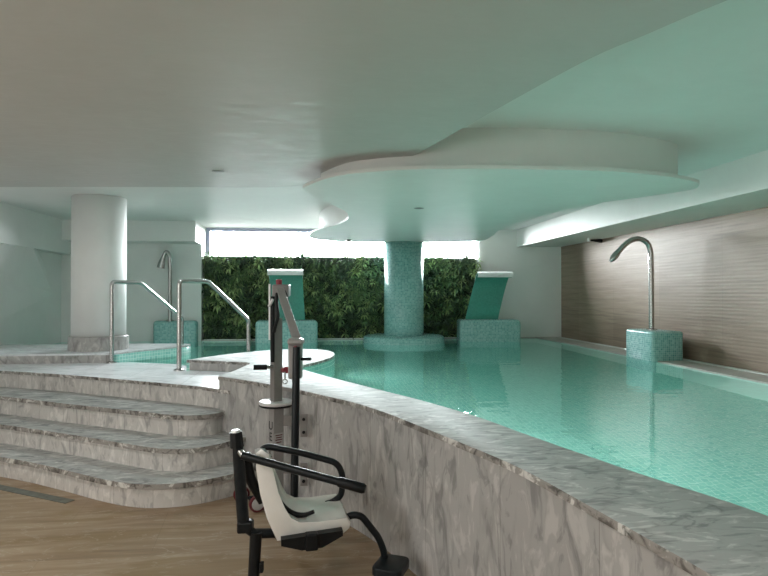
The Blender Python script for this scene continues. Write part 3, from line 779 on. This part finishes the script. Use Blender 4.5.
obj('leg_clip', obox(A(261.5, 567, zr - .02), RIGHT, f0, az, .02, .03, .05, .005), M['black'], chair)
# bow shaped bracket beneath the seat
c = A(312, 540, 2.83)
bow = [(-.150, .012), (-.150, -.018), (-.05, -.048), (.05, -.044), (.150, .004), (.150, .030)]
bm = bmesh.new()
fa = [bm.verts.new(c + U * a + az * (b_ + .01) - W_ * .02) for a, b_ in bow]; fb_ = [bm.verts.new(v.co + W_ * .34) for v in fa]
bm.faces.new(fa); bm.faces.new(fb_[::-1])
for i in range(6): bm.faces.new((fa[i], fb_[i], fb_[(i + 1) % 6], fa[(i + 1) % 6]))
bmesh.ops.recalc_face_normals(bm, faces=bm.faces[:])
sb_ = obj('seat_bracket', bm, M['black'], chair)
obj('bracket_clamp', obox(A(311.5, 541, 2.815), U, W_, az, .062, .05, .082, .008), M['black'], sb_)
# armrests
na = [A(242, 455.5, 2.77), A(262, 461, 2.76), A(300, 471.5, 2.74), A(341, 482.5, 2.71)]
ar = obj('armrest', tube(na, .0185, 14), M['black_tube'], chair, smooth=True)
obj('grip', tube([A(338, 481.8, 2.712), A(340, 482.2, 2.711), A(363, 488.5, 2.70), A(365.5, 489.2, 2.698)], [.020, .024, .024, .018], 16), M['black'], ar, smooth=True)
fz = 3.16
fa_ = fillet([A(257, 470, fz), A(258.5, 453, fz), A(266, 446.2, fz), A(300, 452.5, fz), A(338, 463, fz), A(343.5, 478, fz), A(341, 496, fz), A(333, 502, fz), A(326, 504, fz)], .06, 6)
obj('armrest', tube(fa_, .0175, 14), M['black_tube'], chair, smooth=True)
# lap strap lying over the seat
sp = catmull([A(270, 487, 2.99), A(276, 497, 2.99), A(285, 508.5, 2.99), A(294, 514, 2.985), A(304, 515, 2.98), A(314, 511.5, 2.98)], 5)
obj('lap_strap', tube(sp, [.010 + .006 * math.sin(PI * min(1, i / (len(sp) - 1) * 1.1)) for i in range(len(sp))], 10), M['black'], chair, smooth=True)
# hanging pole joint and footrest
obj('hanging_pole', tube([A(296.6, 347, 3.55), A(295.2, 430, 3.50), A(294, 510, 3.44)], .0235, 18), M['black_tube'], chair, smooth=True)
pb = A(294, 508, 3.44)
obj('pole_joint', tube([pb, pb - f0 * .30 + RIGHT * .07 - az * .03], .024, 12), M['black'], chair, smooth=True)
obj('pole_collar', lathe(pb.x, pb.y, [(.045, zat(500, 3.45) - .02), (.045, zat(500, 3.45)), (.026, zat(500, 3.45) + .02)], 20), M['black'], chair, smooth=True)
ft = A(384.5, 558, 3.0)
fp = fillet([A(335, 524, 2.99), A(352, 514.5, 2.99), A(361.5, 515.8, 2.99), A(379, 538, 3.0), A(384, 552, 3.0), ft], .035, 5)
fr_t = obj('footrest_tube', tube(fp, .018, 14), M['black_tube'], chair, smooth=True)
pc = A(391, 566, 2.93)
bm = bmesh.new()
bmesh.ops.create_cube(bm, size=1, matrix=Matrix.Diagonal((.155, .185, .040, 1)))
bmesh.ops.bevel(bm, geom=[e for e in bm.edges if abs(e.verts[0].co.z - e.verts[1].co.z) > .01], offset=.035, segments=5, affect='EDGES', profile=0.5)
bmesh.ops.bevel(bm, geom=[e for e in bm.edges if e.verts[0].co.z > .019 and e.verts[1].co.z > .019], offset=.008, segments=2, affect='EDGES', profile=0.5)
ru = (RIGHT * .94 - f0 * .34).normalized(); rv = (RIGHT * .34 + f0 * .94).normalized()
bmesh.ops.transform(bm, matrix=Matrix.Translation(pc) @ Matrix((ru, rv, az)).transposed().to_4x4(), verts=bm.verts[:])
obj('footplate', bm, M['black_tube'], chair, smooth=True)

# ------------------------------------------------------------------ small fittings
da, db = P(0, 487.5, 0), P(70, 502, 0)
dd = (db - da).normalized(); da = da - dd * 1.0
t = obj('floor_drain', obox((da + db) / 2 + Vector((0, 0, .002)), dd, Vector((-dd.y, dd.x, 0)), az, (db - da).length, .075, .004, 0), M['drain'])
tag(t, 'narrow grey linear drain slot in the floor before the steps', 'floor drain')
def downlight(p, label, r=.05):
    t = thing('ceiling_downlight', label, 'ceiling light', p, 'small recessed ceiling lights')
    obj('trim_ring', lathe(p.x, p.y, [(r, p.z), (r, p.z - .002), (r * .75, p.z - .003)], 28), M['grey_pale'], t, smooth=True)
    obj('lens', lathe(p.x, p.y, [(r * .7, p.z - .0031), (r * .6, p.z - .004)], 24), M['grey_metal'], t)
downlight(P(218, 171.5, 2.50), 'small round recessed light in the grey ceiling above the round column')
downlight(P(419, 208.3, 2.37), 'small dark recessed light in the underside of the hanging canopy')
sp0 = P(589, 238.3, 2.38)
t = thing('spotlight', 'tiny white and black ceiling spotlight above the far end of the wood tiled wall', 'spotlight', sp0)
obj('stem', tube([sp0, sp0 - az * .05], .020, 14), M['white'], t, smooth=True)
q = P(598, 238.8, 2.38)
obj('lamp_head', tube([sp0 - az * .03 + (q - sp0) * .1, q - az * .03, q - az * .03 + (q - sp0) * .45], [.012, .028, .03], 14), M['black'], t, smooth=True)
dp = A(349, 243.6, 9.2); dp.z = 2.37
t = obj('ceiling_sensor', lathe(dp.x, dp.y, [(.035, 2.37), (.035, 2.35), (.02, 2.33)], 20), M['grey_metal'])
tag(t, 'tiny grey sensor under the rear edge of the hanging canopy', 'sensor')

# ------------------------------------------------------------------ light
world = bpy.data.worlds.new('sky'); bpy.context.scene.world = world; world.use_nodes = True
bg = world.node_tree.nodes['Background']
wn = world.node_tree                     # bright overcast sky above, dimmer ground below the horizon
wc = N(wn, 'ShaderNodeTexCoord'); wx = N(wn, 'ShaderNodeSeparateXYZ'); L(wn, wc.outputs['Generated'], wx.inputs[0])
zh = N(wn, 'ShaderNodeMath', operation='MULTIPLY_ADD'); L(wn, wx.outputs['Z'], zh.inputs[0]); zh.inputs[1].default_value = 0.5; zh.inputs[2].default_value = 0.5
sky = ramp(wn, zh.outputs[0], [(0.465, (0.036, 0.037, 0.036)), (0.50, (0.94, 0.98, 1.0))])
L(wn, sky, bg.inputs['Color']); bg.inputs['Strength'].default_value = 230.0
def area(name, loc, look, sx, sy, power, col, portal=False):
    l = bpy.data.lights.new(name, 'AREA'); l.shape = 'RECTANGLE'; l.size = sx; l.size_y = sy; l.energy = power; l.color = col
    o = bpy.data.objects.new(name, l); C.objects.link(o); o.location = loc
    o.rotation_euler = (Vector(look) - Vector(loc)).to_track_quat('-Z', 'Y').to_euler()
    if portal: l.cycles.is_portal = True
    return o
area('window_portal', (0.5, 10.82, 2.40), (0.5, 5, 2.40), 4.86, 0.5, 1, (1, 1, 1), True)
area('unseen_front_light', (-1.6, YF + .05, 1.3), (-1.0, 2.5, 0.3), 4.4, 1.6, 35, (1.0, 0.96, 0.92))  # unseen area light added for the front zone; no entrance is built
area('unseen_side_light', (XL + .04, 1.2, 1.4), (-.8, 3.6, 0.6), 3.2, 1.3, 105, (0.98, 0.985, 0.96))  # unseen area light added to brighten the risers; the wall has no window
for (x, y) in ((-3.0, -1.6), (-0.4, -1.6), (2.4, -2.2), (-3.2, 1.0), (-0.9, 0.6), (-2.6, 3.3)):  # unseen lamps added to brighten the front floor more than the canopy neck
    l = bpy.data.lights.new('unseen_ceiling_lamp', 'AREA'); l.shape = 'DISK'; l.size = .16; l.energy = 26; l.color = (1.0, 0.965, 0.91)
    o = bpy.data.objects.new('unseen_ceiling_lamp', l); C.objects.link(o); o.location = (x, y, 2.485)
for (loc, look, e) in (((1.54, 1.0, .30), (4, 1.7, .1), 48), ((1.36, 2.0, .30), (4, 3.2, .1), 31), ((0.97, 3.2, .30), (4, 4.9, .1), 26), ((0.45, 4.25, .30), (3.5, 6.2, .1), 26), ((0.05, 5.15, .30), (2.5, 7.2, .1), 14), ((0.26, 6.6, .30), (3, 7.6, .1), 9), ((-0.5, 7.42, .30), (-.5, 10, .1), 20), ((-2.3, 8.46, .30), (-2.1, 10, .1), 6)):  # the last one, behind the kerb, is added to brighten the back-left wall
    area('underwater_lamp', loc, look, .4, .25, e, (1.0, 1.0, 0.98))

l = bpy.data.lights.new('unseen_ceiling_lamp', 'AREA'); l.shape = 'DISK'; l.size = .14; l.energy = 20; l.color = (0.88, 0.96, 1.0)  # added lamp, hidden behind the slab edge, to whiten the deck
o = bpy.data.objects.new('unseen_ceiling_lamp', l); C.objects.link(o); o.location = (-1.0, 5.95, 2.68)
vs = bpy.context.scene.view_settings
vs.view_transform = 'Standard'; vs.look = 'None'; vs.gamma = 1; vs.use_curve_mapping = False
vs.exposure = -0.60
cyc = bpy.context.scene.cycles
cyc.max_bounces = 10; cyc.diffuse_bounces = 6; cyc.glossy_bounces = 4; cyc.transparent_max_bounces = 12
cyc.caustics_reflective = False; cyc.caustics_refractive = True
cyc.sample_clamp_indirect = 6
